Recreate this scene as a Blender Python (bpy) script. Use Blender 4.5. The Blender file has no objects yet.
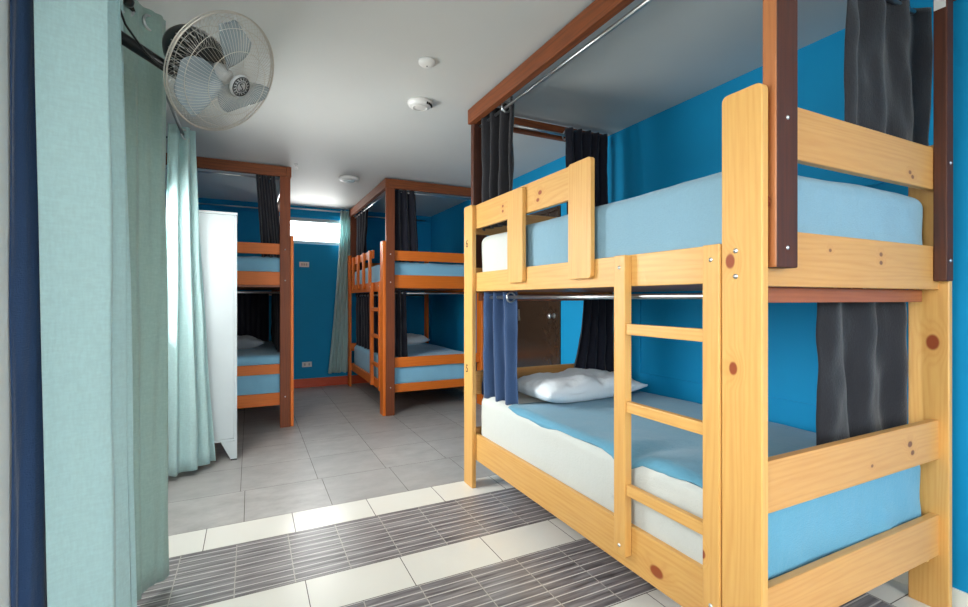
import bpy, bmesh, math, random
from mathutils import Vector, Matrix, noise
PI = math.pi
random.seed(7)
S = bpy.context.scene
COL = S.collection

# ---------------------------------------------------------------- camera
YAW = math.radians(26.37); HC = 1.25
cam_d = bpy.data.cameras.new('camera'); cam = bpy.data.objects.new('camera', cam_d); COL.objects.link(cam)
cam.location = (0, 0, HC); cam.rotation_euler = (PI/2, 0, -YAW)
cam_d.sensor_width = 36; cam_d.lens = 472/968*36; cam_d.shift_y = -4.5/968; cam_d.clip_start = .02
S.camera = cam

# ---------------------------------------------------------------- world, daylight, exposure
W = bpy.data.worlds.new('sky'); S.world = W; W.use_nodes = True
_t = W.node_tree; _bg = _t.nodes['Background']
_tc = _t.nodes.new('ShaderNodeTexCoord'); _sp = _t.nodes.new('ShaderNodeSeparateXYZ'); _mr = _t.nodes.new('ShaderNodeMapRange'); _mx = _t.nodes.new('ShaderNodeMix')
_mx.data_type = 'RGBA'; _mx.inputs[6].default_value = (.16, .17, .14, 1); _mx.inputs[7].default_value = (.95, .98, 1, 1)   # ground below, bright overcast sky above
_mr.inputs[1].default_value = -.06; _mr.inputs[2].default_value = .04
_t.links.new(_tc.outputs['Generated'], _sp.inputs[0]); _t.links.new(_sp.outputs[2], _mr.inputs[0]); _t.links.new(_mr.outputs[0], _mx.inputs[0]); _t.links.new(_mx.outputs[2], _bg.inputs[0])
W.node_tree.nodes['Background'].inputs[1].default_value = 5.5

def area(name, loc, rot, sx, sy, power, col):
    l = bpy.data.lights.new(name, 'AREA'); l.shape = 'RECTANGLE'; l.size = sx; l.size_y = sy
    l.energy = power; l.color = col
    o = bpy.data.objects.new(name, l); COL.objects.link(o); o.location = loc; o.rotation_euler = rot
    return o
# daylight entering through the window openings, plus an added fill at the rear (each light fills its opening)
area('daylight_near_window', (-.66, .35, 1.62), (0, -PI/2+.35, 0), 1.35, 1.7, 23, (1, .985, .955))
area('daylight_middle_window', (-.66, 3.27, 1.50), (0, -PI/2+.50, .25), 1.10, 1.25, 60, (1, .985, .96))
area('added_rear_fill', (1.15, -1.68, 1.45), (PI/2-.25, 0, 0), 2.3, 1.9, 34, (1, .985, .96))  # fill light added behind the camera, in an invented rear opening
area('daylight_high_window', (.85, 7.17, 2.22), (-PI/2+.5, 0, 0), .8, .30, 16, (1, .98, .95))

S.view_settings.view_transform = 'Standard'; S.view_settings.look = 'None'
S.view_settings.gamma = 1; S.view_settings.use_curve_mapping = False
S.view_settings.exposure = 0.39

# ---------------------------------------------------------------- helpers
def lin(r, g, b):
    f = lambda c: (c/255/12.92) if c/255 <= .04045 else ((c/255+.055)/1.055)**2.4
    return (f(r), f(g), f(b), 1)

class NT:
    def __init__(s, name):
        s.m = bpy.data.materials.new(name); s.m.use_nodes = True; s.t = s.m.node_tree
        s.p = s.t.nodes['Principled BSDF']; s.out = s.t.nodes['Material Output']
    def n(s, ty, **kw):
        o = s.t.nodes.new(ty)
        for k, v in kw.items(): setattr(o, k, v)
        return o
    def l(s, a, b): s.t.links.new(a, b)
    def math(s, op, a, b=None, c=None):
        o = s.n('ShaderNodeMath', operation=op)
        for i, v in enumerate((a, b, c)):
            if v is None: continue
            if isinstance(v, (int, float)): o.inputs[i].default_value = v
            else: s.l(v, o.inputs[i])
        return o.outputs[0]
    def mix(s, fac, a, b):
        o = s.n('ShaderNodeMix', data_type='RGBA')
        for i, v in ((0, fac), (6, a), (7, b)):
            if isinstance(v, (int, float, tuple)): o.inputs[i].default_value = v
            else: s.l(v, o.inputs[i])
        return o.outputs[2]
    def bump(s, h, strength, dist=.01):
        b = s.n('ShaderNodeBump'); b.inputs['Strength'].default_value = strength; b.inputs['Distance'].default_value = dist
        s.l(h, b.inputs['Height']); s.l(b.outputs[0], s.p.inputs['Normal'])
    def noise(s, vec, scale, detail=3, rough=.5):
        o = s.n('ShaderNodeTexNoise'); o.inputs['Scale'].default_value = scale; o.inputs['Detail'].default_value = detail
        o.inputs['Roughness'].default_value = rough
        if vec is not None: s.l(vec, o.inputs['Vector'])
        return o.outputs[0]
    def coord(s, scale=(1, 1, 1), which='Object'):
        c = s.n('ShaderNodeTexCoord'); m = s.n('ShaderNodeMapping'); m.inputs['Scale'].default_value = scale
        s.l(c.outputs[which], m.inputs[0]); return m.outputs[0]

def plain(name, col, rough=.5, metal=0, nscale=30, var=.06, bump=0, spec=None):
    t = NT(name)
    v = t.coord(); n = t.noise(v, nscale)
    c2 = tuple(x*(1-var*2) for x in col[:3]) + (1,)
    c1 = tuple(min(1, x*(1+var)) for x in col[:3]) + (1,)
    t.l(t.mix(n, c2, c1), t.p.inputs['Base Color'])
    t.p.inputs['Roughness'].default_value = rough; t.p.inputs['Metallic'].default_value = metal
    if spec is not None: t.p.inputs['Specular IOR Level'].default_value = spec
    if bump: t.bump(n, bump)
    return t.m

def wood(name, axis, light, dark, knots=(), rough=.45, freq=300, knotcol=(120, 48, 16), rnd=True, contrast=1., coat=.15):
    """grain runs along axis (0 x, 1 y, 2 z); knots = (x, y, z, radius)"""
    t = NT(name)
    sc = [1, 1, 1]; sc[axis] = .07
    v = t.coord(tuple(sc))
    c = t.n('ShaderNodeTexCoord').outputs['Object']
    sep = t.n('ShaderNodeSeparateXYZ'); t.l(c, sep.inputs[0])
    o = [i for i in range(3) if i != axis]
    ph = t.math('ADD', sep.outputs[o[0]], sep.outputs[o[1]])
    n1 = t.noise(v, 9, 2); n2 = t.noise(v, 70, 3, .6)
    ph = t.math('ADD', t.math('MULTIPLY', ph, freq), t.math('MULTIPLY', n1, 44))
    core = None; halo = None
    for (x, y, z, r) in knots:
        sb = t.n('ShaderNodeVectorMath', operation='SUBTRACT'); t.l(c, sb.inputs[0]); sb.inputs[1].default_value = (x, y, z)
        ks = [1, 1, 1]; ks[axis] = .68
        ml = t.n('ShaderNodeVectorMath', operation='MULTIPLY'); t.l(sb.outputs[0], ml.inputs[0]); ml.inputs[1].default_value = ks
        ln = t.n('ShaderNodeVectorMath', operation='LENGTH'); t.l(ml.outputs[0], ln.inputs[0]); d = ln.outputs['Value']
        k1 = t.n('ShaderNodeMapRange', interpolation_type='SMOOTHSTEP'); t.l(d, k1.inputs[0])
        for i, q in zip((1, 2, 3, 4), (r*.75, r*1.15, 1, 0)): k1.inputs[i].default_value = q
        k2 = t.n('ShaderNodeMapRange', interpolation_type='SMOOTHSTEP'); t.l(d, k2.inputs[0])
        for i, q in zip((1, 2, 3, 4), (0, r*3.6, 1, 0)): k2.inputs[i].default_value = q
        core = k1.outputs[0] if core is None else t.math('MAXIMUM', core, k1.outputs[0])
        halo = k2.outputs[0] if halo is None else t.math('MAXIMUM', halo, k2.outputs[0])
    if rnd:
        vs = [5.5, 5.5, 5.5]; vs[axis] = 3.1
        vo = t.n('ShaderNodeTexVoronoi'); t.l(t.coord(tuple(vs)), vo.inputs['Vector']); vo.inputs['Scale'].default_value = 1
        vd = vo.outputs['Distance']
        k1 = t.n('ShaderNodeMapRange', interpolation_type='SMOOTHSTEP'); t.l(vd, k1.inputs[0])
        for i, q in zip((1, 2, 3, 4), (.035, .075, .85, 0)): k1.inputs[i].default_value = q
        k2 = t.n('ShaderNodeMapRange', interpolation_type='SMOOTHSTEP'); t.l(vd, k2.inputs[0])
        for i, q in zip((1, 2, 3, 4), (0, .26, .8, 0)): k2.inputs[i].default_value = q
        core = k1.outputs[0] if core is None else t.math('MAXIMUM', core, k1.outputs[0])
        halo = k2.outputs[0] if halo is None else t.math('MAXIMUM', halo, k2.outputs[0])
    if halo is not None: ph = t.math('ADD', ph, t.math('MULTIPLY', halo, 16))
    g = t.math('MULTIPLY_ADD', t.math('SINE', ph), .5, .5)
    g = t.math('POWER', g, 2.0)
    g = t.math('MULTIPLY', t.math('MULTIPLY_ADD', n2, .80, t.math('MULTIPLY', g, .22)), contrast)
    colr = t.mix(t.math('MULTIPLY', g, .75), lin(*light), lin(*dark))
    if halo is not None:
        colr = t.mix(t.math('MULTIPLY', halo, .28), colr, lin(*dark))
        colr = t.mix(core, colr, lin(*knotcol))
    t.l(colr, t.p.inputs['Base Color'])
    t.p.inputs['Roughness'].default_value = rough
    t.p.inputs['Coat Weight'].default_value = coat; t.p.inputs['Coat Roughness'].default_value = .25
    t.bump(g, .08, .002)
    return t.m

def cloth(name, col, weave=900, trans=.0, wr=.0, rough=.9, var=.05, sheen=.2):
    t = NT(name)
    v = t.coord()
    n = t.noise(v, 5, 3); w = t.noise(t.coord((1, 1, .25)), weave*.35, 2); w2 = t.noise(t.coord((.25, .25, 1)), weave*.35, 2)
    ww = t.math('ADD', w, w2)
    c1 = tuple(x*(1-var) for x in col[:3])+(1,); c2 = tuple(min(1, x*(1+var)) for x in col[:3])+(1,)
    cc = t.mix(n, c1, c2)
    c3 = tuple(x*(1-3*var) for x in col[:3])+(1,)
    cc = t.mix(t.math('MULTIPLY', t.math('SUBTRACT', ww, .8), .9), c3, cc)
    t.l(cc, t.p.inputs['Base Color']); t.p.inputs['Roughness'].default_value = rough
    t.p.inputs['Specular IOR Level'].default_value = .2
    t.p.inputs['Sheen Weight'].default_value = sheen
    hgt = t.math('MULTIPLY', ww, .12)
    if wr:
        hgt = t.math('ADD', hgt, t.math('MULTIPLY', t.noise(t.coord((1, 1, .6)), 6, 4, .6), wr))
    t.bump(hgt, .5, .02 if wr else .004)
    if trans:
        tr = t.n('ShaderNodeBsdfTranslucent'); t.l(cc, tr.inputs[0])
        mx = t.n('ShaderNodeMixShader'); mx.inputs[0].default_value = trans
        t.l(t.p.outputs[0], mx.inputs[1]); t.l(tr.outputs[0], mx.inputs[2]); t.l(mx.outputs[0], t.out.inputs[0])
    return t.m

M = {}
PL, PD = (220, 174, 100), (192, 128, 58)
kn2 = [(-.0, .09, 1.317, .017), (0, .065, 1.06, .016)]   # knots of the wide near leg, bunk local coords
M['pine_z'] = wood('pine_vertical', 2, PL, PD, knots=[(0, .10, 1.365, .016), (0, .09, 1.04, .014), (1.165, .05, 1.075, .022), (1.165, .09, .30, .014), (-.005, .192, .43, .010)], rnd=False, knotcol=(140, 62, 22))
M['pine_y'] = wood('pine_lengthwise', 1, PL, PD, knots=[(.03, .42, .245, .022), (.03, 1.20, 1.80, .012), (.03, 1.22, 1.765, .010), (.03, 1.60, 1.80, .008), (.03, 1.60, 1.77, .008)], rnd=False, knotcol=(150, 70, 25))
M['pine_x'] = wood('pine_crosswise', 0, (214, 162, 96), (186, 122, 58), knots=[(.93, .03, 1.73, .008), (.95, .03, 1.715, .008), (.40, .03, 1.41, .006), (.72, .03, 1.38, .008), (.72, .03, 1.41, .008), (.93, .03, .70, .012), (.95, .03, .665, .010), (.66, .03, .66, .006)], rnd=False, knotcol=(130, 80, 45))
OL, OD = (230, 122, 28), (198, 88, 16)
for k, ax in (('x', 0), ('y', 1), ('z', 2)):
    M['oak_'+k] = wood('orange_stained_pine_'+k, ax, OL, OD, rnd=True, rough=.5, knotcol=(140, 60, 15), coat=0)
    M['dark_'+k] = wood('dark_stained_wood_'+k, ax, (150, 77, 30) if k != 'z' else (92, 42, 18), (62, 30, 12) if k != 'z' else (38, 18, 9), rnd=False, rough=.6, freq=260, contrast=1.2, coat=0)
M['brown_z'] = wood('red_brown_stained_post', 2, (140, 68, 26), (84, 38, 14), rnd=False, rough=.6, freq=260, contrast=1.2, coat=0)
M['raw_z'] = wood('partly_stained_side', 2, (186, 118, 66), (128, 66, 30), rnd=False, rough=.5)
M['redwood_x'] = wood('reddish_wood', 0, (170, 98, 58), (126, 62, 34), rnd=False, rough=.5)
M['blue_wall'] = plain('blue_wall_paint', lin(0, 143, 196), .7, spec=.3, nscale=4, var=.04, bump=.02)
M['white_wall'] = plain('white_wall_paint', lin(240, 240, 236), .6, nscale=5, var=.02, bump=.02)
M['ceiling'] = plain('ceiling_paint', lin(206, 208, 206), .6, nscale=3, var=.02, bump=.015)
M['orange_skirt'] = plain('orange_red_skirting', lin(206, 72, 24), .4, nscale=8, var=.12)
M['white_tile'] = plain('white_tile', lin(232, 231, 222), .24, nscale=3, var=.02)
M['white_paint'] = plain('white_paint', lin(184, 194, 197), .6, nscale=10, var=.02)
M['white_plastic'] = plain('white_plastic', lin(222, 222, 220), .4, nscale=20, var=.02)
M['grey_plastic'] = plain('grey_plastic', lin(170, 172, 172), .4, nscale=20, var=.02)
M['black_plastic'] = plain('black_plastic', lin(22, 24, 26), .28, nscale=20, var=.05)
M['black_rubber'] = plain('black_rubber', lin(15, 15, 16), .7, nscale=20, var=.05)
M['chrome'] = plain('brushed_metal', lin(205, 208, 210), .28, 1, nscale=50, var=.03)
M['wire'] = plain('chromed_wire', lin(196, 190, 180), .35, .7, nscale=50, var=.03)
M['ink'] = plain('dark_ink', lin(48, 40, 16), .7, nscale=90, var=.1)
M['red_ink'] = plain('red_brown_ink', lin(120, 40, 12), .7, nscale=90, var=.1)
M['door'] = plain('dark_brown_varnish', lin(58, 44, 34), .22, nscale=14, var=.12)
M['sheet'] = cloth('light_blue_sheet', lin(98, 158, 184), wr=1.0, var=.03)
M['sheet_grey'] = cloth('grey_blue_sheet', lin(132, 168, 186), wr=1.0, var=.03)
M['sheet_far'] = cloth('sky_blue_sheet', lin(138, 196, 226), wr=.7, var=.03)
M['pale_sheet'] = cloth('pale_sheet', lin(200, 203, 198), wr=.7, var=.02)
M['pillow'] = cloth('white_pillow_cotton', lin(222, 230, 236), wr=1.6, var=.02)
M['grey_blanket'] = cloth('grey_blanket', lin(150, 158, 166), wr=.9, var=.04)
M['teal'] = cloth('pale_teal_linen', lin(200, 232, 232), weave=420, trans=.28, wr=.25, var=.06)
M['sage'] = cloth('grey_green_linen', lin(168, 196, 188), weave=420, trans=.2, wr=.25, var=.06)
M['charcoal'] = cloth('charcoal_fabric', lin(40, 40, 45), trans=0, wr=.6, var=.05, sheen=.3)
M['navy'] = cloth('navy_fabric', lin(48, 72, 108), trans=0, wr=.5, var=.05, sheen=.3)
M['midnight'] = cloth('midnight_fabric', lin(32, 34, 46), wr=.5, var=.05)

def tile_grey():
    t = NT('grey_stone_tile')
    r = t.n('ShaderNodeNewGeometry').outputs['Random Per Island']
    n = t.noise(t.coord((1, 1.6, 1)), 4.5, 8, .68)
    a = t.mix(n, lin(124, 123, 120), lin(208, 206, 202))
    b = t.mix(t.math('MULTIPLY', r, .5), a, lin(156, 155, 153))
    t.l(b, t.p.inputs['Base Color']); t.p.inputs['Roughness'].default_value = .36
    t.bump(n, .05, .004); return t.m
def tile_strip():
    t = NT('striped_grey_tile')
    r = t.n('ShaderNodeNewGeometry').outputs['Random Per Island']
    c = t.n('ShaderNodeTexCoord').outputs['Object']
    sep = t.n('ShaderNodeSeparateXYZ'); t.l(c, sep.inputs[0])
    y = t.math('DIVIDE', sep.outputs[1], .0475)
    fr = t.math('FRACT', y)
    line = t.math('LESS_THAN', t.math('ABSOLUTE', t.math('SUBTRACT', fr, .5)), .065)
    cb = t.n('ShaderNodeCombineXYZ')
    t.l(t.math('ADD', t.math('MULTIPLY', sep.outputs[0], 2.4), t.math('MULTIPLY', r, 37)), cb.inputs[0])
    t.l(t.math('MULTIPLY', sep.outputs[1], 30), cb.inputs[1])
    n = t.noise(cb.outputs[0], 1.6, 2, .6)
    rm = t.n('ShaderNodeMapRange'); t.l(n, rm.inputs[0]); rm.inputs[1].default_value = .30; rm.inputs[2].default_value = .66
    a = t.mix(rm.outputs[0], lin(88, 84, 86), lin(150, 146, 147))
    b = t.mix(t.math('MULTIPLY', line, .85), a, lin(216, 214, 208))
    t.l(b, t.p.inputs['Base Color']); t.p.inputs['Roughness'].default_value = .32
    return t.m
M['stone'] = tile_grey(); M['strip'] = tile_strip()
M['pale_grout'] = plain('pale_grout', lin(188, 184, 176), .8, nscale=60, var=.1)
M['grout'] = plain('dark_grout', lin(92, 88, 82), .8, nscale=60, var=.1)

def glass():
    t = NT('window_glass')
    tr = t.n('ShaderNodeBsdfTransparent'); tr.inputs[0].default_value = (.96, .98, .98, 1)
    gl = t.n('ShaderNodeBsdfGlossy'); gl.inputs['Roughness'].default_value = .05
    fr = t.n('ShaderNodeFresnel'); fr.inputs[0].default_value = 1.45
    mx = t.n('ShaderNodeMixShader'); t.l(fr.outputs[0], mx.inputs[0]); t.l(tr.outputs[0], mx.inputs[1]); t.l(gl.outputs[0], mx.inputs[2])
    t.l(mx.outputs[0], t.out.inputs[0]); return t.m
M['glass'] = glass()
def blade_mat():
    t = NT('translucent_blade')
    t.p.inputs['Base Color'].default_value = lin(168, 180, 186); t.p.inputs['Roughness'].default_value = .2
    tr = t.n('ShaderNodeBsdfTransparent'); tr.inputs[0].default_value = (.86, .9, .92, 1)
    mx = t.n('ShaderNodeMixShader'); mx.inputs[0].default_value = .5
    t.l(tr.outputs[0], mx.inputs[1]); t.l(t.p.outputs[0], mx.inputs[2]); t.l(mx.outputs[0], t.out.inputs[0]); return t.m
M['blade'] = blade_mat()

# ------------------------------------------------ mesh helpers
def finish(bm, name, mat, parent=None, smooth=False, local=False):
    """bm is in world coordinates unless local; stored relative to the parent's origin"""
    if parent is not None and not local:
        bmesh.ops.translate(bm, verts=bm.verts, vec=-parent_world(parent))
    me = bpy.data.meshes.new(name); bm.normal_update(); bm.to_mesh(me); bm.free()
    for m in (mat if isinstance(mat, (list, tuple)) else [mat]): me.materials.append(m)
    if smooth:
        for p in me.polygons: p.use_smooth = True
    o = bpy.data.objects.new(name, me); COL.objects.link(o)
    if parent is not None: o.parent = parent
    return o
def parent_world(p):
    v = Vector((0, 0, 0))
    while p is not None:
        v += p.location; p = p.parent
    return v
def box_bm(x0, x1, y0, y1, z0, z1, bev=.003, seg=2, bm=None):
    b = bmesh.new()
    bmesh.ops.create_cube(b, size=1)
    bmesh.ops.scale(b, vec=(abs(x1-x0), abs(y1-y0), abs(z1-z0)), verts=b.verts)
    bmesh.ops.translate(b, vec=((x0+x1)/2, (y0+y1)/2, (z0+z1)/2), verts=b.verts)
    if bev: bmesh.ops.bevel(b, geom=b.edges[:], offset=bev, segments=seg, affect='EDGES', profile=.6)
    if bm is None: return b
    me = bpy.data.meshes.new('t'); b.to_mesh(me); b.free(); bm.from_mesh(me); bpy.data.meshes.remove(me); return bm
def board(name, x0, x1, y0, y1, z0, z1, mat, parent=None, bev=.004, label=None):
    o = finish(box_bm(x0, x1, y0, y1, z0, z1, bev), name, mat, parent)
    if label: o['label'] = label
    return o
def tube_bm(pts, r, seg=10, bm=None, closed=False):
    bm = bm or bmesh.new(); rings = []
    pts = [Vector(p) for p in pts]; n = len(pts); up = None
    for i, p in enumerate(pts):
        if closed: d = pts[(i+1) % n]-pts[i-1]
        else: d = pts[min(i+1, n-1)]-pts[max(i-1, 0)]
        d.normalize()
        if up is None:
            a = Vector((0, 0, 1)) if abs(d.z) < .9 else Vector((1, 0, 0)); up = a.cross(d).normalized()
        else:
            up = (up - d*up.dot(d)).normalized()
        v = d.cross(up); rr = r[i] if isinstance(r, (list, tuple)) else r
        rings.append([bm.verts.new(p+(up*math.cos(2*PI*k/seg)+v*math.sin(2*PI*k/seg))*rr) for k in range(seg)])
    for i in range(n if closed else n-1):
        a, b = rings[i], rings[(i+1) % n]
        for k in range(seg): bm.faces.new((a[k], a[(k+1) % seg], b[(k+1) % seg], b[k]))
    if not closed:
        bm.faces.new(rings[0][::-1]); bm.faces.new(rings[-1])
    return bm
def lathe_bm(prof, seg=40, bm=None, mat=Matrix.Identity(4)):
    """prof = [(radius, z)...] around z"""
    bm = bm or bmesh.new(); rings = []
    for r, z in prof:
        if r < 1e-5: rings.append([bm.verts.new(mat @ Vector((0, 0, z)))])
        else: rings.append([bm.verts.new(mat @ Vector((r*math.cos(2*PI*k/seg), r*math.sin(2*PI*k/seg), z))) for k in range(seg)])
    for a, b in zip(rings, rings[1:]):
        for k in range(seg):
            k2 = (k+1) % seg
            if len(a) == 1 and len(b) == 1: continue
            if len(a) == 1: bm.faces.new((a[0], b[k2], b[k]))
            elif len(b) == 1: bm.faces.new((a[k], a[k2], b[0]))
            else: bm.faces.new((a[k], a[k2], b[k2], b[k]))
    bmesh.ops.recalc_face_normals(bm, faces=bm.faces)
    return bm
def thing(name, loc, label, cat, group=None):
    o = bpy.data.objects.new(name, None); COL.objects.link(o); o.location = loc
    o.empty_display_size = .1
    return tag(o, label, cat, group)
def tag(o, label, cat, group=None):
    o['label'] = label; o['category'] = cat
    if group: o['group'] = group
    return o
def struct(o, label=None):
    o['kind'] = 'structure'
    if label: o['label'] = label
    return o
AX = {'x': Matrix.Rotation(PI/2, 4, 'Y'), '-x': Matrix.Rotation(-PI/2, 4, 'Y'), 'y': Matrix.Rotation(-PI/2, 4, 'X'), '-y': Matrix.Rotation(PI/2, 4, 'X'), 'z': Matrix.Identity(4)}
def bolt(parent, p, ax, r=.0055):
    bm = lathe_bm([(r*1.35, 0), (r*1.35, .001), (r, .0025), (r*.6, .004), (0, .0045)], 14, mat=Matrix.Translation(p) @ AX[ax])
    return finish(bm, 'bolt', M['chrome'], parent, True)
def ring_bm(c, n, R, r, bm=None, seg=24):
    n = Vector(n).normalized(); a = n.orthogonal().normalized(); b = n.cross(a); c = Vector(c)
    return tube_bm([c+(a*math.cos(2*PI*k/seg)+b*math.sin(2*PI*k/seg))*R for k in range(seg)], r, 8, bm, closed=True)
def text_mark(txt, size, mat, parent, mtx, name='number_mark', depth=.0006):
    cu = bpy.data.curves.new('t', 'FONT'); cu.body = txt; cu.size = size; cu.align_x = 'CENTER'; cu.align_y = 'CENTER'; cu.extrude = depth
    to = bpy.data.objects.new('t', cu); COL.objects.link(to)
    dg = bpy.context.evaluated_depsgraph_get(); me = bpy.data.meshes.new_from_object(to.evaluated_get(dg))
    bpy.data.objects.remove(to); bm = bmesh.new(); bm.from_mesh(me); bpy.data.meshes.remove(me)
    bmesh.ops.transform(bm, matrix=mtx, verts=bm.verts)
    return finish(bm, name, mat, parent)

# ================================================================ SETTING
XR, XL, XL2, YF, YB, ZC = 2.58, -.56, -.90, 7.10, -1.55, 2.56
YS = 4.10                                   # where the left wall steps outward
def floor():
    bm = bmesh.new()
    def quad(x0, x1, y0, y1, z, mi, g=.002):
        x0 = max(x0, XL2-.1); x1 = min(x1, XR+.05)
        if x1-x0 < .006: return
        vs = [bm.verts.new(p) for p in ((x0+g, y0+g, z), (x1-g, y0+g, z), (x1-g, y1-g, z), (x0+g, y1-g, z))]
        bm.faces.new(vs).material_index = mi
    b = box_bm(XL2-.15, XR+.1, YB-.1, YF+.1, -.12, -.0012, 0)
    me = bpy.data.meshes.new('t'); b.to_mesh(me); b.free(); bm.from_mesh(me)
    for f in bm.faces: f.material_index = 3
    XBORD = 2.35
    # white rows and striped rows, period .74
    k = 0; y1 = 2.972
    while y1 > YB:
        y0 = y1-.257
        for i in range(-3, 9):
            quad(-.21+.43*i, -.21+.43*(i+1), y0, y1, 0, 0, .0018)
        y2 = y0-.483
        for i in range(-5, 13):
            xa, xb = -.06+.2405*i, -.06+.2405*(i+1)
            quad(xa, min(xb, XBORD) if y1 < 1.6 else xb, y2, y0, 0, 1, .0022)
        quad(XL2, XBORD if y1 < 1.6 else XR, y2+.003, y0-.003, -.0006, 4, 0)
        if y1 < 1.6:
            for j in range(2): quad(XBORD, XR+.05, y2+.2415*j, y2+.2415*(j+1), 0, 0, .002)
        y1 = y2
    # large grey tiles
    y = 2.972; r = 0
    while y < YF:
        off = -.03 if r == 0 else -.055
        for i in range(-3, 7):
            quad(off+.478*i, off+.478*(i+1), y, min(y+.478, YF+.05), 0, 2, .0016)
        y += .478; r += 1
    return struct(finish(bm, 'floor', [M['white_tile'], M['strip'], M['stone'], M['grout'], M['pale_grout']]), 'tiled floor, white and striped grey rows in front, large grey tiles behind')
floor()
struct(finish(box_bm(XL2-.15, XR+.1, YB-.1, YF+.1, ZC, ZC+.1, 0), 'ceiling', M['ceiling']))
def wall_holes(name, axis, pos, th, a0, a1, holes, mat):
    """axis 'x': wall plane x=pos..pos+th running along y from a0 to a1; holes (b0,b1,z0,z1)"""
    bm = bmesh.new()
    def bx(u0, u1, z0, z1):
        if u1-u0 < .001 or z1-z0 < .001: return
        if axis == 'x': box_bm(pos, pos+th, u0, u1, z0, z1, 0, bm=bm)
        else: box_bm(u0, u1, pos, pos+th, z0, z1, 0, bm=bm)
    cur = a0
    for (b0, b1, z0, z1) in sorted(holes):
        bx(cur, b0, 0, ZC); bx(b0, b1, 0, z0); bx(b0, b1, z1, ZC); cur = b1
    bx(cur, a1, 0, ZC)
    return struct(finish(bm, name, mat))
wall_holes('wall_left', 'x', XL, -.12, YB, YS, [(-.5, 1.2, .95, 2.3), (2.6, 3.95, .95, 2.3)], M['white_wall'])
struct(finish(box_bm(XL2-.12, XL-.12, YS-.12, YS, 0, ZC, 0), 'wall_left_step', M['blue_wall']))
struct(finish(box_bm(XL2-.12, XL2, YS, YF, 0, ZC, 0), 'wall_left_far', M['blue_wall']))
wall_holes('wall_far', 'y', YF, .12, XL2-.12, XR+.1, [(.33, 1.30, 2.03, 2.40)], M['blue_wall'])
wall_holes('wall_rear', 'y', YB, -.12, XL-.12, XR+.1, [(0.0, 2.3, .5, 2.4)], M['white_wall'])  # unseen opening in this wall, added to let the rear fill in
wall_holes('wall_right', 'x', XR, .1, YB, YF, [(3.60, 4.48, 0, 2.10)], M['blue_wall'])
struct(finish(box_bm(XR+.08, XR+.1, 3.6, 4.48, 0, 2.10, 0), 'wall_right_backing', M['blue_wall']))
def window(n, axis, pos, b0, b1, z0, z1, sgn, bars=1, label=None):
    bm = bmesh.new(); f = .045; d = .05
    def bx(u0, u1, w0, w1):
        if axis == 'x': box_bm(pos, pos+sgn*d, u0, u1, w0, w1, .003, bm=bm)
        else: box_bm(u0, u1, pos, pos+sgn*d, w0, w1, .003, bm=bm)
    bx(b0, b1, z0, z0+f); bx(b0, b1, z1-f, z1); bx(b0, b0+f, z0+f, z1-f); bx(b1-f, b1, z0+f, z1-f)
    for i in range(bars):
        m = b0+(b1-b0)*(i+1)/(bars+1); bx(m-.02, m+.02, z0+f, z1-f)
    w = struct(finish(bm, f'window_{n}', M['white_paint']), label)
    if axis == 'x': g = box_bm(pos+sgn*.02, pos+sgn*.026, b0+.02, b1-.02, z0+.02, z1-.02, 0)
    else: g = box_bm(b0+.02, b1-.02, pos+sgn*.02, pos+sgn*.026, z0+.02, z1-.02, 0)
    finish(g, 'pane', M['glass'], w)
    return w
window(1, 'x', XL-.04, -.5, 1.2, .95, 2.3, -1)
window(2, 'x', XL-.04, 2.6, 3.95, .95, 2.3, -1)
window(3, 'y', YF+.03, .33, 1.30, 2.03, 2.40, 1, 0, 'high narrow window in the far blue wall')
window(4, 'y', YB-.03, 0.0, 2.3, .5, 2.4, -1)  # unseen frame added around the rear fill opening
# trims
struct(finish(box_bm(XL-.001, XL+.02, 1.20, 1.275, .88, 2.38, .003), 'trim_1', M['white_paint']), 'white window casing on the left wall')
struct(finish(box_bm(XL2, 2.56, YF-.012, YF, 0, .125, .002), 'baseboard_far', M['orange_skirt']), 'orange-red painted skirting below the far wall')
struct(finish(box_bm(XR-.012, XR, YB, 3.52, 0, .07, .002), 'baseboard_right', M['white_tile']))
struct(finish(box_bm(XR-.012, XR, 4.56, YF-.02, 0, .07, .002), 'baseboard_right_far', M['white_tile']))
struct(finish(box_bm(XL2, XL2+.012, YS, YF-.02, 0, .125, .002), 'baseboard_left', M['orange_skirt']))
struct(finish(box_bm(XL2, 2.56, YF-.018, YF, 2.44, 2.475, .002), 'trim_2', M['blue_wall']))
# painted panel seams on the right wall
bm = bmesh.new()
for a in ((2.60, 2.612, .71, 1.30), ): box_bm(XR-.008, XR+.001, a[0], a[1], a[2], a[3], .002, bm=bm)
box_bm(XR-.006, XR+.001, .95, 2.612, .702, .710, .002, bm=bm)
box_bm(XR-.014, XR+.001, 1.06, 1.24, 1.775, 1.790, .002, bm=bm)
struct(finish(bm, 'trim_3', M['blue_wall']), 'thin painted panel seam on the blue wall')
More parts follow.
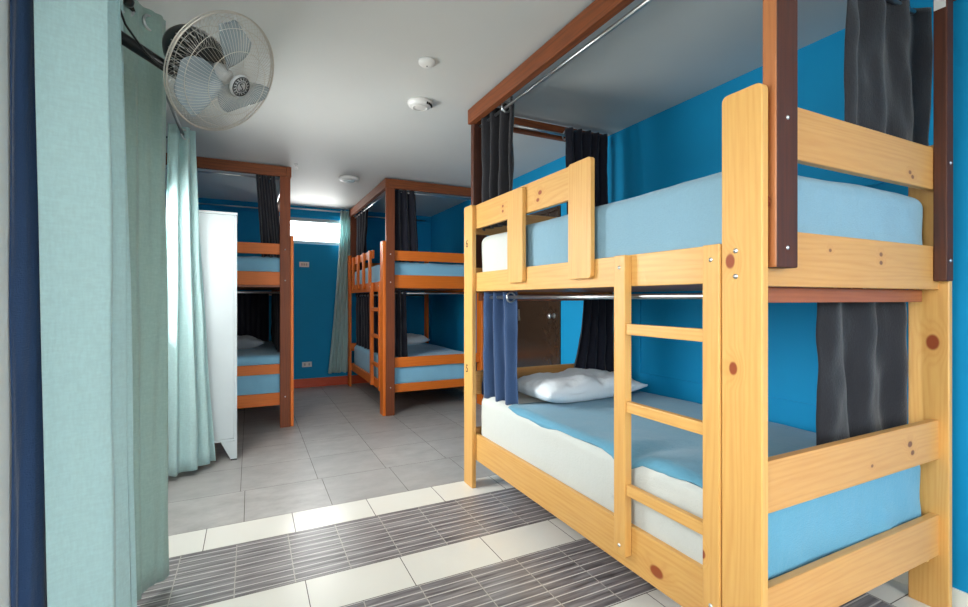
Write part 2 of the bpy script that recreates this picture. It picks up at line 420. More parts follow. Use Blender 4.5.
# brown door with frame, handle and small marks
d = struct(finish(box_bm(XR+.005, XR+.05, 3.64, 4.45, .01, 2.08, .003), 'door_1', M['door']), 'dark brown door beyond the large bunk bed')
bm = bmesh.new()
box_bm(XR-.012, XR+.06, 3.60, 3.64, 0, 2.12, .003, bm=bm); box_bm(XR-.012, XR+.06, 4.45, 4.49, 0, 2.12, .003, bm=bm); box_bm(XR-.012, XR+.06, 3.64, 4.45, 2.08, 2.12, .003, bm=bm)
finish(bm, 'door_frame', M['door'], d)
bm = lathe_bm([(.026, 0), (.026, .006), (.011, .008), (.010, .035), (.024, .042), (.027, .055), (.02, .066), (0, .069)], 24, mat=Matrix.Translation((XR+.005, 3.72, 1.09)) @ AX['-x'])
finish(bm, 'door_handle', M['chrome'], d, True)
finish(box_bm(XR-.004, XR+.006, 4.36, 4.372, 1.02, 1.14, .001), 'door_pull', M['chrome'], d)

# ================================================================ BUNK BEDS
def bunk(key, x0, y0, sx, L, Wd, wk, label, rows, front, darkpost_floor, guard, zg):
    """x0: aisle-side face, sx=+1 when the bed extends to +x; y0 near end. rows: end-board heights"""
    root = thing('bunk_bed', (x0, y0, 0), label, 'bunk bed', 'wooden bunk beds with curtain canopies')
    X = lambda d: x0+sx*d
    wx, wy, wz = M[wk+'_x'], M[wk+'_y'], M[wk+'_z']
    y1 = y0+L
    ZT = 1.874
    def bd(name, a0, a1, b0, b1, c0, c1, mat, par=root, bev=.004, label=None):
        return board(name, min(X(a0), X(a1)), max(X(a0), X(a1)), b0, b1, c0, c1, mat, par, bev, label)
    # legs: wide flat planks
    near = None
    for (a0, a1) in ((0, .03), (Wd-.03, Wd)):
        for (b0, b1) in ((y0, y0+.13), (y1-.13, y1)):
            bm = box_bm(min(X(a0), X(a1)), max(X(a0), X(a1)), b0, b1, 0, ZT, 0)
            bm.normal_update()
            top = [e for e in bm.edges if abs(e.verts[0].co.z-ZT) < 1e-5 and abs(e.verts[1].co.z-ZT) < 1e-5 and abs(e.verts[0].co.y-e.verts[1].co.y) < 1e-5]
            bmesh.ops.bevel(bm, geom=top, offset=.019, segments=4, affect='EDGES', profile=.5)
            bm.normal_update()
            bmesh.ops.bevel(bm, geom=[e for e in bm.edges if e.calc_face_angle(0) > .8], offset=.003, segments=1, affect='EDGES')
            o = finish(bm, 'leg', wz, root)
            if a0 == 0 and b0 == y0: near = o
            if a0 == 0 and b0 != y0: farleg = o
    # end boards
    for (z0, z1) in rows:
        bd('end_board', .03, Wd-.03, y0+.03, y0+.058, z0, z1, wx)
        bd('end_board', .03, Wd-.03, y1-.085, y1-.057, z0, z1, wx)
    # side rails
    (lz0, lz1), (uz0, uz1), (gz0, gz1) = front
    bd('side_rail', .031, .058, y0+.059, y1-.086, lz0, lz1, wy)
    bd('side_rail', .031, .058, y0+.059, y1-.086, uz0, uz1, wy)
    bd('side_rail', Wd-.058, Wd-.031, y0+.059, y1-.086, lz0, lz1, wy)
    bd('side_rail', Wd-.058, Wd-.031, y0+.059, y1-.086, uz0, uz1, wy)
    bd('bed_base', .06, Wd-.06, y0+.06, y1-.09, lz0+.03, lz0+.055, M['redwood_x'])
    bd('bed_base', .06, Wd-.06, y0+.06, y1-.09, uz0+(.03 if darkpost_floor else 0), uz0+(.05 if darkpost_floor else .025), M['redwood_x'])
    if not darkpost_floor: bd('cross_beam', .06, Wd-.05, y0+.075, y0+.10, uz0-.062, uz0-.012, M['redwood_x'])
    if not darkpost_floor: bd('cross_beam', .06, Wd-.05, y1-.125, y1-.10, uz0-.062, uz0-.012, M['redwood_x'])
    # guard rail and its uprights
    g0, slats, overlap = guard
    gr = bd('guard_rail', .031, .055, y0+g0, y1-.087, gz0, gz1, wy)
    for (s0, s1, ez) in slats:
        bm = box_bm(min(X(.005), X(.03)), max(X(.005), X(.03)), y0+s0, y0+s1, uz0+.04, gz1+ez, 0)
        ed = [e for e in bm.edges if abs(e.verts[0].co.x-e.verts[1].co.x) > 1e-4]
        bmesh.ops.bevel(bm, geom=ed, offset=.016, segments=4, affect='EDGES', profile=.5)
        bm.normal_update()
        bmesh.ops.bevel(bm, geom=[e for e in bm.edges if e.calc_face_angle(0) > .8], offset=.002, segments=1, affect='EDGES')
        o = finish(bm, 'guard_upright', wz, root)
    # ladder
    la, lb, lw = .132, .545, .062
    for b in (la, lb):
        o = bd('ladder_rail', -.006, .03, y0+b, y0+b+lw, .243, uz1-.002, wz)
        bolt(o, (X(-.006), y0+b+lw*.5, uz1-.05), '-x' if sx > 0 else 'x')
        bolt(o, (X(-.006), y0+b+lw*.5, .28), '-x' if sx > 0 else 'x')
    for z in (1.111, .809, .485):
        bd('ladder_rung', .0, .026, y0+la+lw+.001, y0+lb-.001, z, z+.042, wy)
    # canopy frame
    dz0 = 0.0 if darkpost_floor else 1.342
    dx, dz_ = M['dark_x'], M['brown_z' if darkpost_floor else 'dark_z']
    for (a0, a1) in ((.045 if not darkpost_floor else .031, .148 if not darkpost_floor else .125), (Wd-.085, Wd-.031)):
        for (b0, b1, nm) in ((y0-.014, y0+.029, 0), (y1-.056, y1-.012, 1)):
            if darkpost_floor and a0 > .5: continue
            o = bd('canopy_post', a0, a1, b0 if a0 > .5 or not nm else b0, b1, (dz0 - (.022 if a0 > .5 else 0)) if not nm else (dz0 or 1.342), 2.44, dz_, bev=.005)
            if nm == 0:
                for zz in ((1.40, 1.78) if not darkpost_floor else (.30, 1.43, 1.73)):
                    bolt(o, (X((a0+a1)/2), b0, zz), '-y', .005)
            if nm == 0 and a0 < .5:
                npost = o
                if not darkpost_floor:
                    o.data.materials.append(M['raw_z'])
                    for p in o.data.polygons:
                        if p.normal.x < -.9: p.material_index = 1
            if nm == 0 and a0 > .5: rpost = o
    if darkpost_floor: rpost = None
    bd('canopy_beam', .022, .067, y0-.014, y1-.012, 2.441, 2.54, M['dark_y'], bev=.005)
    bd('canopy_beam', .068, Wd+.02, y0-.012, y0+.03, 2.441, 2.54, dx, bev=.005)
    if not darkpost_floor: bd('canopy_beam', .068, Wd+.02, y1-.054, y1-.012, 2.441, 2.54, dx, bev=.005)
    # curtain rods with brackets
    def rod(p, q, r=.0095, br=True):
        o = finish(tube_bm([p, q], r, 12), 'curtain_rod', M['chrome'], root, True)
    rod((X(.095), y0+.035, 2.425), (X(.095), y1-.06, 2.425))
    rod((X(.09), y1-.115, 2.45), (X(Wd-.06), y1-.115, 2.45))
    rod((X(.09), y0+.10, 2.43), (X(Wd-.06), y0+.10, 2.43))
    rod((X(.095), y0+.11, uz0-.04), (X(.095), y1-.13, uz0-.04), .0105)
    rod((X(.09), y0+.15, uz0-.02), (X(Wd-.08), y0+.15, uz0-.02))
    rod((X(.09), y1-.16, uz0-.03), (X(Wd-.08), y1-.16, uz0-.03))
    return root, dict(near=near, far=farleg, npost=npost, rpost=rpost, X=X, y0=y0, y1=y1, uz0=uz0)

b1, B1 = bunk('one', 1.31, .855, 1, 2.095, 1.195, 'pine', 'large pale pine bunk bed in the right foreground with a ladder and knotty posts',
              [(.222, .385), (.608, .765), (1.288, 1.460), (1.685, 1.850)], [(.183, .355), (1.300, 1.424), (1.715, 1.872)],
              False, (.795, [(.765, .925, -.004), (1.335, 1.50, -.014)], 0), 1)
b2, B2 = bunk('two', 1.27, 4.985, 1, 2.03, 1.195, 'oak', 'orange-stained bunk bed at the back right, under a red-brown canopy frame',
              [(.235, .325), (.505, .613), (1.37, 1.512), (1.67, 1.778)], [(.23, .33), (1.335, 1.445), (1.735, 1.83)],
              True, (.62, [(.66, .74, .0), (1.0, 1.08, 0), (1.34, 1.42, 0), (1.66, 1.74, 0)], 0), 1)
b3, B3 = bunk('three', .385, 4.985, -1, 2.03, 1.195, 'oak', 'orange-stained bunk bed at the back left, partly hidden by the white wardrobe',
              [(.215, .335), (.52, .615), (1.385, 1.515), (1.685, 1.79)], [(.23, .33), (1.335, 1.445), (1.735, 1.83)],
              True, (.62, [(.66, .74, .0), (1.0, 1.08, 0), (1.34, 1.42, 0), (1.66, 1.74, 0)], 0), 1)
for zz in (1.395, 1.318): bolt(B1['near'], (1.31, .937, zz), '-x', .006)
# written marks on the pale bunk
mxf = lambda p: Matrix.Translation(p) @ Matrix.Rotation(-PI/2, 4, 'Z') @ Matrix.Rotation(PI/2, 4, 'X')
o = text_mark('6', .075, M['ink'], B1['far'], mxf((1.3095, 2.90, 1.62)))
o = text_mark('5', .075, M['ink'], B1['far'], mxf((1.3095, 2.90, .78)))
o = text_mark('8', .05, M['red_ink'], B1['npost'], mxf((1.3405, .862, 1.53)))
o = finish(box_bm(2.4155, 2.4195, .845, .88, 2.385, 2.44, .0005), 'paper_sticker', M['white_plastic'], B1['rpost'])
o['label'] = 'small white paper sticker'

# ---------------------------------------------------------------- mattresses, pillows
def mattress(name, x0, x1, y0, y1, z0, z1, mat, label, seed=0, sag=0., group='sheeted mattresses on the bunks', r=.055, sheet=None, dent=None, smat='sheet'):
    bm = bmesh.new(); bmesh.ops.create_cube(bm, size=2)
    bmesh.ops.subdivide_edges(bm, edges=bm.edges[:], cuts=39, use_grid_fill=True)
    hx, hy, hz = (x1-x0)/2, (y1-y0)/2, (z1-z0)/2
    cx, cy, cz = (x0+x1)/2, (y0+y1)/2, (z0+z1)/2
    lay = bm.verts.layers.float_vector.new('g')
    for v in bm.verts:
        v[lay] = v.co
        # concentrate vertices near the edges
        c = [math.copysign(1-(1-abs(q))**1.5, q) if abs(q) < 1 else q for q in v.co]
        p = Vector((c[0]*hx, c[1]*hy, c[2]*hz))
        core = Vector((max(-hx+r, min(hx-r, p.x)), max(-hy+r, min(hy-r, p.y)), max(-hz+r, min(hz-r, p.z))))
        dv = p-core
        if dv.length > 1e-6:
            m = max(abs(dv.x), abs(dv.y), abs(dv.z)); dv = dv.normalized()*m
        p = core+dv
        w = Vector((p.x+cx, p.y+cy, p.z+cz))
        n = noise.noise(w*3.1+Vector((seed, 0, 0)))*.012+noise.noise(w*9+Vector((seed, 5, 0)))*.004
        dd = (p-core).normalized() if (p-core).length > 1e-5 else Vector((0, 0, 1 if p.z > 0 else 0))
        if p.z > -hz*.9: w += dd*n*.8
        if p.y < -hy*.93 and abs(p.z) < hz*.9: w.y += .006*noise.noise(Vector((w.x*9+w.z*5, w.z*2.5-w.x*2, seed)))*(1-abs(p.z)/hz)*2
        if p.z > 0: w.z -= sag*math.cos(p.x/hx*1.4)*math.cos(p.y/hy*1.4)
        if dent is not None and p.z > 0:
            w.z -= .05*math.exp(-((w.y-dent)/.045)**2)*max(0, 1-(w.x-x0)/.45)
            w.z += .02*math.exp(-((w.y-dent+.22)/.16)**2)*max(0, 1-(w.x-x0)/.6)
        v.co = w
    sb = None
    if sheet:
        bm.normal_update(); sb = bm.copy()
        ly = sb.verts.layers.float_vector['g']
        for v in sb.verts: v.co += v.normal*.004
        gc = lambda f: sum((v[ly] for v in f.verts), Vector())/len(f.verts)
        bmesh.ops.delete(sb, geom=[f for f in sb.faces if not sheet(gc(f)) or gc(f).z < -.95], context='FACES')
        for v in sb.verts:
            if any(e.is_boundary for e in v.link_edges) and v.co.z > z0+.1:
                k = .010*math.sin(v.co.y*8)+.006*math.sin(v.co.y*23+1)+.010*math.sin(v.co.x*9)
                if v[ly].x < -.9: v.co.z += k
                else: v.co.y += k
    o = finish(bm, name, mat, None, True)
    tag(o, label, 'mattress', group)
    if sb:
        q = finish(sb, 'top_sheet', M[smat], o, True); q['label'] = 'light blue top sheet'
        md = q.modifiers.new('thickness', 'SOLIDIFY'); md.thickness = .003; md.offset = 1
    return o
mattress('mattress', 1.372, 2.468, .92, 2.845, 1.328, 1.668, M['pale_sheet'], 'light blue sheeted mattress on the upper level of the large pale bunk', 1, .01, sheet=lambda g: g.y < .40, smat='sheet_grey')
mattress('mattress', 1.372, 2.468, .932, 2.845, .242, .615, M['pale_sheet'], 'sheeted mattress on the lower level of the large pale bunk, under the white pillow', 4, .02, sheet=lambda g: g.y < .46 and not (g.x < -.99 and g.z < .80 and g.y > -.97), dent=1.47)
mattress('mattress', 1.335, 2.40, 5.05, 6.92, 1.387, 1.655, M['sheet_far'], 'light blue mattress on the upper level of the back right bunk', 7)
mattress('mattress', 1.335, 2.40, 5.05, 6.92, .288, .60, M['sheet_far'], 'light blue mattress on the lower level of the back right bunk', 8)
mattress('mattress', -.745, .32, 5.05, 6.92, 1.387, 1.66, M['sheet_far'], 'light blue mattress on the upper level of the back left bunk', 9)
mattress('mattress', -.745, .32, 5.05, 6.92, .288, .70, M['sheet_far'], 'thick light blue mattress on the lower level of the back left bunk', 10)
def pillow(cx, cy, z, lx, ly, h, rot, mat, label, seed=0, tilt=0.):
    bm = bmesh.new(); bmesh.ops.create_cube(bm, size=2)
    bmesh.ops.subdivide_edges(bm, edges=bm.edges[:], cuts=31, use_grid_fill=True)
    R = Matrix.Rotation(rot, 3, 'Z') @ Matrix.Rotation(tilt, 3, 'Y')
    for v in bm.verts:
        u, w = v.co.x, v.co.y
        prof = max(0., (1-abs(u)**3.2))**.55*max(0., (1-abs(w)**3.2))**.55
        pin = 1-.10*(1-abs(u)**2)*abs(w)**4
        pin2 = 1-.08*(1-abs(w)**2)*abs(u)**4
        z_ = v.co.z*h/2*(.10+.90*prof)
        p = Vector((u*lx/2*pin2, w*ly/2*pin, z_))
        n = noise.noise(Vector((p.x*7+seed, p.y*7, v.co.z)))*.024+abs(noise.noise(Vector((p.x*12+seed, p.y*15, 1))))*-.030
        if v.co.z > -.5: p.z += n*(.3+prof)
        v.co = R @ p + Vector((cx, cy, z+h/2))
    return tag(finish(bm, 'pillow', mat, None, True), label, 'pillow')
pillow(1.92, 2.50, .604, .80, .46, .17, .05, M['pillow'], 'white pillow at the head of the large bunk, lower level', 3)
pillow(2.0, 6.60, .592, .62, .40, .15, 0, M['pillow'], 'white pillow on the lower mattress of the back right bunk', 5)
pillow(-.17, 5.9, .69, .55, .42, .16, .2, M['grey_blanket'], 'greyish pillow on the lower mattress of the back left bunk', 9)

# ---------------------------------------------------------------- curtains
def lerp(a, b, t): return a+(b-a)*t
def path_at(pts, t):
    ls = [(Vector(b)-Vector(a)).length for a, b in zip(pts, pts[1:])]; T = sum(ls); s = t*T
    for i, l in enumerate(ls):
        if s <= l or i == len(ls)-1:
            a, b = Vector(pts[i]), Vector(pts[i+1]); return a.lerp(b, min(1, s/l)), (b-a).normalized()
        s -= l
def curtain(top, bot, zt, zb, nf, amp, mat, label, group=None, seed=0, ampb=None, nu=None, nz=26, rings=None, flare=1., extra=None, sharp=1.):
    nu = nu or int(nf*14+20); ampb = amp if ampb is None else ampb
    bm = bmesh.new(); g = []
    for j in range(nz+1):
        s = j/nz; z = lerp(zt, zb, s); row = []
        e = s**flare
        for i in range(nu+1):
            t = i/nu
            p1, d1 = path_at(top, t); p2, d2 = path_at(bot, t)
            p = p1.lerp(p2, e); d = d1.lerp(d2, e).normalized(); nrm = Vector((-d.y, d.x))
            ph = 2*PI*nf*t + seed + .9*noise.noise(Vector((t*4+seed, s*1.3, seed)))*(.4+s)
            a = lerp(amp, ampb, s)*(1+.5*noise.noise(Vector((t*5+seed*3, s*.8, 2))))
            w = math.sin(ph); w = math.copysign(abs(w)**sharp, w)
            off = a*w + .01*noise.noise(Vector((t*9, s*5, seed)))
            q = p+nrm*off
            zz = z + (.004*math.sin(t*17+seed) if j == nz else 0)
            row.append(bm.verts.new((q.x, q.y, zz)))
        g.append(row)
    for j in range(nz):
        for i in range(nu): bm.faces.new((g[j][i], g[j][i+1], g[j+1][i+1], g[j+1][i]))
    o = finish(bm, 'curtain', mat, None, True)
    md = o.modifiers.new('thickness', 'SOLIDIFY'); md.thickness = .002; md.offset = 0
    tag(o, label, 'curtain', group)
    for (c, n, R) in (rings or []):
        finish(ring_bm(c, n, R, R*.2), 'grommet', M['chrome'], o, True)
    return o
GB = 'dark bunk curtains'; GT = 'pale teal curtains'
# large bunk
curtain([(1.44, 2.47), (1.39, 2.84)], [(1.44, 2.50), (1.39, 2.84)], 2.47, 1.71, 3.5, .030, M['charcoal'], 'charcoal curtain at the far left corner of the large bunk, upper level', GB, 1, rings=[((1.405, 2.53, 2.425), (0, 1, 0), .030)])
curtain([(2.05, 2.79), (2.45, 2.79)], [(2.08, 2.79), (2.44, 2.79)], 2.49, 1.69, 5, .026, M['midnight'], 'near-black curtain at the far right corner of the large bunk, upper level', GB, 2, rings=[((2.07, 2.835, 2.45), (1, 0, 0), .030)])
curtain([(1.93, .95), (2.10, .960), (2.555, .955)], [(1.93, .95), (2.12, .960), (2.555, .955)], 2.47, 1.873, 3.1, .018, M['charcoal'], 'charcoal curtain hanging at the near end of the large bunk, upper level', GB, 3.6, nu=110)
curtain([(1.43, 2.47), (1.39, 2.84)], [(1.43, 2.46), (1.39, 2.84)], 1.295, .605, 3.3, .030, M['navy'], 'navy curtain at the far left corner of the large bunk, lower level', GB, 4, rings=[((1.405, 2.47, 1.26), (0, 1, 0), .028)])
curtain([(2.19, 2.79), (2.46, 2.79)], [(2.06, 2.80), (2.50, 2.80)], 1.29, .60, 4, .022, M['midnight'], 'near-black curtain behind the white pillow of the large bunk', GB, 5, flare=2)
curtain([(1.88, 1.005), (2.43, 1.005)], [(1.84, .985), (2.43, .985)], 1.295, .625, 2.4, .024, M['charcoal'], 'dark curtain at the near end of the large bunk, lower level', GB, 2.2, rings=[((1.93, 1.005, 1.28), (1, .5, 0), .024), ((2.13, 1.005, 1.28), (1, .5, 0), .024)])
# back right bunk
curtain([(1.38, 5.055), (1.66, 5.06)], [(1.40, 5.055), (1.70, 5.06)], 2.45, 1.66, 3.3, .026, M['midnight'], 'dark curtain at the near end of the back right bunk, upper level', GB, 6)
curtain([(1.38, 6.20), (1.38, 6.86)], [(1.38, 6.40), (1.38, 6.86)], 2.45, 1.66, 4, .03, M['midnight'], 'dark curtain at the far aisle corner of the back right bunk, upper level', GB, 7)
curtain([(1.375, 5.70), (1.375, 6.82)], [(1.375, 5.60), (1.375, 6.82)], 1.33, .60, 7, .025, M['midnight'], 'near-black curtain behind the ladder of the back right bunk', GB, 8)
curtain([(1.40, 5.12), (1.56, 5.12)], [(1.40, 5.12), (1.58, 5.12)], 1.34, .60, 2.5, .022, M['midnight'], 'narrow near-black curtain by the near post of the back right bunk, lower level', GB, 9)
# back left bunk
curtain([(.05, 5.055), (.22, 5.06)], [(.10, 5.055), (.29, 5.06)], 2.46, 1.66, 3.5, .024, M['midnight'], 'dark curtain at the near end of the back left bunk, upper level', GB, 10)
curtain([(.28, 5.3), (.28, 6.82)], [(.28, 5.3), (.28, 6.82)], 1.33, .70, 8, .028, M['midnight'], 'near-black curtain on the aisle side of the back left bunk, lower level', GB, 11)
curtain([(-.55, 6.78), (.22, 6.78)], [(-.55, 6.78), (.22, 6.78)], 1.33, .70, 6, .028, M['midnight'], 'dark curtain across the far end of the back left bunk, lower level', GB, 12)
# windows: nearest curtain, with a navy one behind it
curtain([(-.500, 1.585), (-.36, 1.66), (-.45, 1.77), (-.362, 1.84), (-.46, 1.93), (-.395, 2.03)], [(-.475, 1.64), (-.355, 1.70), (-.42, 1.80), (-.335, 1.87), (-.41, 1.95), (-.35, 2.03)], 2.46, .03, 3.3, .006, M['teal'], 'wide pale teal curtain nearest the camera on the left', GT, .4, nu=180, ampb=.009)
curtain([(-.545, 1.625), (-.50, 1.80)], [(-.545, 1.64), (-.49, 1.80)], 2.46, .03, 1.2, .010, M['navy'], 'dark navy curtain at the far left edge, beside the white wall', None, 1.2)
curtain([(-.50, 2.26), (-.40, 2.34), (-.335, 2.46)], [(-.50, 2.26), (-.41, 2.32), (-.325, 2.47)], 2.46, .04, 1.6, .014, M['sage'], 'grey-green curtain behind the wall fan', GT, 2.0, rings=[((-.375, 2.395, 2.405), (1, -.8, 0), .03), ((-.44, 2.30, 2.405), (1, -.8, 0), .03)], nu=70)
curtain([(-.50, 3.86), (-.40, 3.93), (-.36, 4.04)], [(-.53, 3.82), (-.38, 3.90), (-.235, 4.07)], 2.46, .04, 3.4, .020, M['teal'], 'pale teal curtain in front of the white wardrobe, glowing with daylight', GT, .6, ampb=.034, rings=[((-.41, 3.905, 2.405), (1, -.8, 0), .032)], nu=100, flare=1.3)
# far wall curtain
curtain([(1.17, 7.02), (1.37, 7.02)], [(1.00, 7.02), (1.28, 7.02)], 2.53, .19, 4, .022, M['teal'], 'pale teal curtain beside the high window on the far wall', GT, 3, flare=1.4)
r = finish(tube_bm([(.20, 7.02, 2.505), (1.40, 7.02, 2.505)], .010, 12), 'curtain_rod', M['chrome'], None, True)
tag(r, 'curtain rod above the high window on the far wall', 'curtain rod')
for (ya, yb, lb) in ((-.6, 2.20, 'black curtain rod above the nearest window'), (2.26, 4.10, 'black curtain rod above the middle window')):
    r = finish(tube_bm([(-.425, ya, 2.41), (-.425, yb, 2.41)], .011, 12), 'curtain_rod', M['black_plastic'], None, True)
    tag(r, lb, 'curtain rod')
    for yy in (ya, yb):
        finish(lathe_bm([(0, -.03), (.015, -.024), (.021, 0), (.015, .024), (0, .03)], 16, mat=Matrix.Translation((-.425, yy, 2.41)) @ AX['y']), 'finial', M['black_plastic'], r, True)
        yq = yy+(.06 if yy == ya else -.06)
        finish(tube_bm([(-.425, yq, 2.41), (XL, yq, 2.41)], .007, 8), 'bracket', M['black_plastic'], r, True)

# ================================================================ WARDROBE
def wardrobe():
    w = thing('wardrobe', (-.385, 4.37, 0), 'tall white wardrobe on short tapered feet behind the pale teal curtain', 'wardrobe')
    hx, hy = .29, .235
    z0, z1 = .15, 1.92
    mt = M['white_paint']
    bx = lambda n, a, b, c, d, e, f, m=mt, p=w, bev=.003: finish(box_bm(a, b, c, d, e, f, bev), n, m, p, local=True)
    bx('side_panel', -hx, -hx+.02, -hy, hy, z0, z1-.021); bx('side_panel', hx-.02, hx, -hy, hy, z0, z1-.021)
    bx('back_panel', -hx+.021, hx-.021, hy-.012, hy, z0, z1-.021)
    bx('bottom_panel', -hx+.021, hx-.021, -hy, hy-.013, z0, z0+.02)
    bx('top_panel', -hx-.004, hx+.004, -hy-.006, hy, z1-.02, z1)
    d = bx('door', -hx+.021, hx-.021, -hy, -hy+.018, z0+.022, z1-.022)
    finish(lathe_bm([(.008, 0), (.008, .02), (.014, .026), (0, .03)], 16, mat=Matrix.Translation((-hx+.08, -hy, 1.05)) @ AX['-y']), 'door_knob', M['chrome'], d, True, local=False) if False else None
    for sx in (-1, 1):
        for sy in (-1, 1):
            bm = bmesh.new()
            bt, bb = .11, .045
            xo = sx*hx
            def rg(wd, z):
                xa, xb = sorted((xo, xo-sx*wd)); ya, yb = sorted((sy*hy, sy*(hy-.04)))
                return [bm.verts.new(p) for p in ((xa, ya, z), (xb, ya, z), (xb, yb, z), (xa, yb, z))]
            a, b = rg(bb, .012), rg(bt, z0-.001)
            bm.faces.new(a[::-1]); bm.faces.new(b)
            for k in range(4): bm.faces.new((a[k], a[(k+1) % 4], b[(k+1) % 4], b[k]))
            f = finish(bm, 'foot', mt, w, local=True)
            xa, xb = sorted((xo-sx*.002, xo-sx*(bb-.002))); ya, yb = sorted((sy*(hy-.002), sy*(hy-.038)))
            finish(box_bm(xa, xb, ya, yb, 0, .0115, .001), 'foot_pad', M['black_rubber'], f, local=True)
    w.rotation_euler = (0, 0, math.radians(1.2))
    return w
wardrobe()

# ================================================================ WALL FAN
def fan():
    R = Vector((math.cos(YAW), -math.sin(YAW), 0)); F = Vector((math.sin(YAW), math.cos(YAW), 0)); U = Vector((0, 0, 1))
    ax = (R*.80-U*.575-F*.175).normalized()
    c = Vector((-.082, 1.902, 2.042))
    base = Vector((XL, 1.97, 2.20))
    root = thing('wall_fan', base, 'wall-mounted fan with a round wire guard and black motor', 'fan')
    up = (U-ax*U.dot(ax)).normalized(); side = up.cross(ax)
    m3 = Matrix((side, up, ax)).transposed().to_4x4(); mt = Matrix.Translation(c) @ m3
    P = lambda x, y, z: mt @ Vector((x, y, z))
    RG = .208
    # guards: front dome and rear dome of wires
    def cage(sgn, dep, nw, hub, nm, rings):
        bm = bmesh.new()
        prof = lambda s: (hub+(RG-hub)*s, sgn*(dep*(1-s**3.2)))
        for k in range(nw):
            a = 2*PI*k/nw; tw = .22 if sgn > 0 else 0
            pts = []
            for i in range(9):
                s = i/8; r, z = prof(s); aa = a+tw*(1-s)
                pts.append(P(r*math.cos(aa), r*math.sin(aa), z))
            tube_bm(pts, .00062, 4, bm)
        for s in rings:
            r, z = prof(s)
            tube_bm([P(r*math.cos(2*PI*k/48), r*math.sin(2*PI*k/48), z) for k in range(48)], .0011, 6, bm, closed=True)
        return finish(bm, nm, M['wire'], root, True)
    fg = cage(1, .075, 84, .035, 'front_guard', (0, .45, .8)); fg['label'] = 'domed wire front guard'
    cage(-1, .075, 72, .06, 'rear_guard', (0, .5, .8))
    bm = tube_bm([P(RG*math.cos(2*PI*k/64), RG*math.sin(2*PI*k/64), .004) for k in range(64)], .0030, 8, closed=True)
    tube_bm([P(RG*math.cos(2*PI*k/64), RG*math.sin(2*PI*k/64), -.008) for k in range(64)], .0022, 8, bm, closed=True)
    finish(bm, 'guard_rim', M['wire'], root, True)
    # badge with a ring of marks and a swirl
    bd = finish(lathe_bm([(0, .074), (.038, .074), (.040, .079), (.037, .084), (0, .086)], 36, mat=mt), 'badge', M['grey_plastic'], root, True)
    bm = bmesh.new()
    tube_bm([P(.033*math.cos(2*PI*k/40), .033*math.sin(2*PI*k/40), .0855) for k in range(40)], .0015, 6, bm, closed=True)
    for k in range(16):
        a = 2*PI*k/16
        tube_bm([P(.024*math.cos(a), .024*math.sin(a), .0868), P(.030*math.cos(a+.12), .030*math.sin(a+.12), .0866)], .0022, 5, bm)
    tube_bm([P(.018*math.cos(2*PI*k/40), .018*math.sin(2*PI*k/40), .0865) for k in range(40)], .0012, 6, bm, closed=True)
    tube_bm([P(.012*math.sin(PI*2*t/14)*.8, -.012+.024*t/14, .0872) for t in range(15)], .0016, 5, bm)
    finish(bm, 'badge_mark', M['black_plastic'], bd, True)
    # blades
    def blade(a0):
        bm = bmesh.new(); g = []
        for i in range(13):
            s = i/12; r = .022+s*.158
            wdt = (.020+.070*math.sin(min(1, s*1.02)*PI*.62))*(1-.55*max(0, s-.84)/.16)
            row = []
            for j in range(9):
                q = j/8*2-1
                lead = .055*s*s
                x = r*math.cos(0)-.012*q*q*s; y = q*wdt+lead*.8
                z = -.004+q*.026*(1-.3*s)+.010*q*q
                ca, sa = math.cos(a0), math.sin(a0)
                row.append(bm.verts.new(P(x*ca-y*sa, x*sa+y*ca, z)))
            g.append(row)
        for i in range(12):
            for j in range(8): bm.faces.new((g[i][j], g[i+1][j], g[i+1][j+1], g[i][j+1]))
        o = finish(bm, 'blade', M['blade'], root, True)
        md = o.modifiers.new('t', 'SOLIDIFY'); md.thickness = .002; md.offset = 0
    for a in (95, 215, 335): blade(math.radians(a))
    finish(lathe_bm([(0, .028), (.016, .026), (.026, .016), (.030, -.02), (.028, -.035), (0, -.036)], 28, mat=mt), 'blade_hub', M['grey_plastic'], root, True)
    # motor housing
    bm = lathe_bm([(0, -.078), (.062, -.078), (.080, -.088), (.085, -.105), (.085, -.17), (.079, -.205), (.060, -.235), (.028, -.25), (0, -.253)], 36, mat=mt)
    mo = finish(bm, 'motor_housing', M['black_plastic'], root, True)
    bm = lathe_bm([(0, -.036), (.012, -.036), (.012, -.077), (0, -.0775)], 16, mat=mt); finish(bm, 'motor_shaft', M['chrome'], root, True)
    bm = bmesh.new()
    for k in range(20):
        a = 2*PI*k/20
        tube_bm([P(  .0865*math.cos(a),   .0865*math.sin(a), -.10), P(  .0865*math.cos(a),   .0865*math.sin(a), -.165)], .002, 5, bm)
    finish(bm, 'vent_rib', M['grey_plastic'], mo, True)
    # arm, pivot, wall plate
    pv = P(0, -.075, -.16)
    finish(tube_bm([P(0, -.055, -.16), P(0, -.105, -.155)], [.026, .022], 16), 'pivot', M['black_plastic'], root, True)
    j = P(0, -.095, -.157)
    a0 = Vector((XL+.05, 1.975, 2.19))
    finish(tube_bm([a0, a0.lerp(j, .35)+Vector((0, 0, .008)), a0.lerp(j, .7)+Vector((0, 0, .004)), j], [.022, .021, .019, .020], 16), 'arm', M['black_plastic'], root, True)
    finish(box_bm(XL, XL+.06, 1.93, 2.02, 2.09, 2.30, .012, 3), 'wall_plate', M['black_plastic'], root)
    q0 = Vector((XL+.055, 1.97, 2.28))
    pts = []
    for i in range(25):
        t = i/24; p = q0.lerp(j, t); p.z += .10*math.sin(PI*min(1, t*2.2))*(1 if t < .4545 else 0) - (.035*math.sin(PI*(t-.4545)/.5455) if t > .4545 else 0)
        p += Vector((.0, -.03*math.sin(PI*t), 0)); pts.append(p)
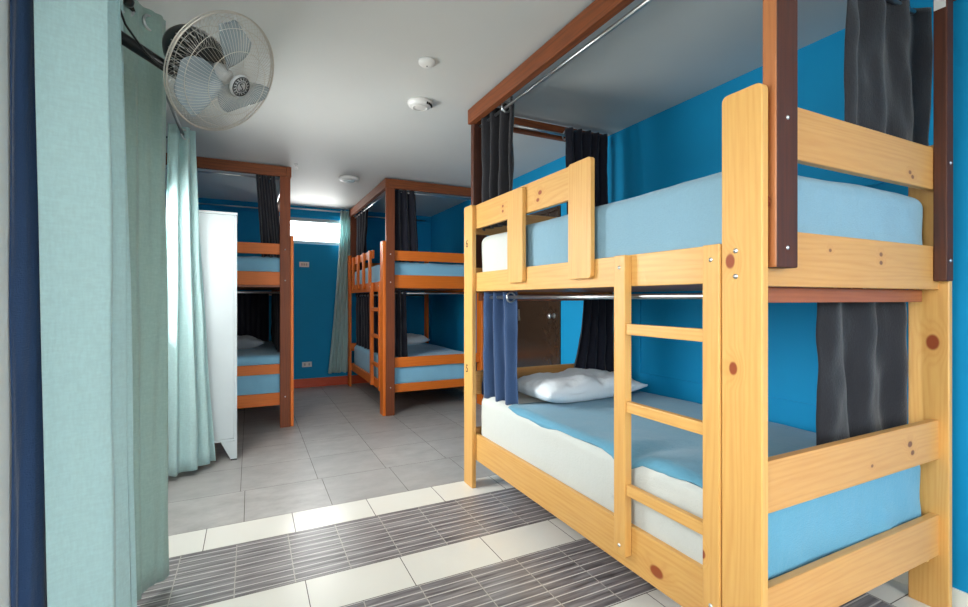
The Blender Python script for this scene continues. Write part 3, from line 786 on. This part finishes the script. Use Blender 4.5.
    finish(tube_bm(pts, .0038, 8), 'power_cable', M['black_plastic'], root, True)
    for dx in (.0, .02):
        p = Vector((XL+.10+dx, 1.95, 2.16))
        finish(tube_bm([p, p+Vector((.004, 0, -.12)), p+Vector((.0, 0, -.32 if dx == 0 else -.22))], .0012, 5), 'pull_cord', M['white_plastic'], root, True)
fan()

# ================================================================ CEILING AND WALL FITTINGS
def disc(name, x, y, prof, label, cat, mat='white_plastic'):
    o = thing(name, (x, y, ZC), label, cat)
    finish(lathe_bm(prof, 40), 'housing', M[mat], o, True, local=True)
    return o
o = disc('smoke_detector', .873, 2.467, [(0, 0), (.046, 0), (.047, -.010), (.045, -.016), (.036, -.024), (.020, -.027), (0, -.028)], 'small round white detector on the ceiling, nearest the camera', 'detector')
finish(lathe_bm([(0, -.0282), (.004, -.0282), (.003, -.031), (0, -.032)], 10), 'indicator', M['black_rubber'], o, True, local=True)
o = disc('smoke_detector', 1.013, 3.00, [(0, 0), (.082, 0), (.083, -.012), (.078, -.022), (.074, -.030), (.066, -.036), (0, -.037)], 'wider flat white detector on the ceiling behind the small one', 'detector')
finish(lathe_bm([(.048, -.0372), (.052, -.040), (.048, -.042), (.044, -.040), (.048, -.0372)], 32), 'rim', M['white_plastic'], o, True, local=True)
bm = bmesh.new()
for k in range(5):
    a = -1.2+.22*k; box_bm(.075*math.cos(a)-.006, .075*math.cos(a)+.006, .075*math.sin(a)-.006, .075*math.sin(a)+.006, -.033, -.02, .001, bm=bm)
finish(bm, 'vent', M['black_rubber'], o, local=True)
o = disc('ceiling_light', .96, 5.22, [(0, 0), (.105, 0), (.108, -.014), (.098, -.030), (.070, -.036), (0, -.037)], 'shallow round ceiling light near the far wall', 'ceiling light', 'white_plastic')
finish(lathe_bm([(0, -.0375), (.060, -.0375), (.050, -.046), (0, -.050)], 32), 'diffuser', M['white_paint'], o, True, local=True)
o = thing('ceiling_hook', (.40, 4.93, ZC), 'tiny white hook fixed to the ceiling beside the left canopy post', 'hook')
finish(lathe_bm([(0, 0), (.018, 0), (.016, -.006), (.005, -.010), (.004, -.025), (0, -.026)], 16), 'rosette', M['white_plastic'], o, True, local=True)
finish(tube_bm([(.0, 0, -.022), (.012, 0, -.030), (.020, 0, -.042), (.010, 0, -.052), (-.006, 0, -.048)], .003, 8), 'hook', M['white_plastic'], o, True, local=True)
def outlet(x, z, label):
    o = thing('wall_outlet', (x, YF, z), label, 'outlet', 'white outlets on the far wall')
    finish(box_bm(-.065, .065, -.010, -.0005, -.036, .036, .004, 2), 'cover_plate', M['white_plastic'], o, local=True)
    for s in (-.03, 0, .03) if z > 1 else (-.03, .03):
        k = finish(box_bm(s-.011, s+.011, -.014, -.0105, -.017, .017, .002, 2), 'socket', M['grey_plastic'], o, local=True)
outlet(.685, 1.737, 'white switch plate halfway up the far blue wall')
outlet(.722, .325, 'white outlet low on the far blue wall, above the orange skirting')
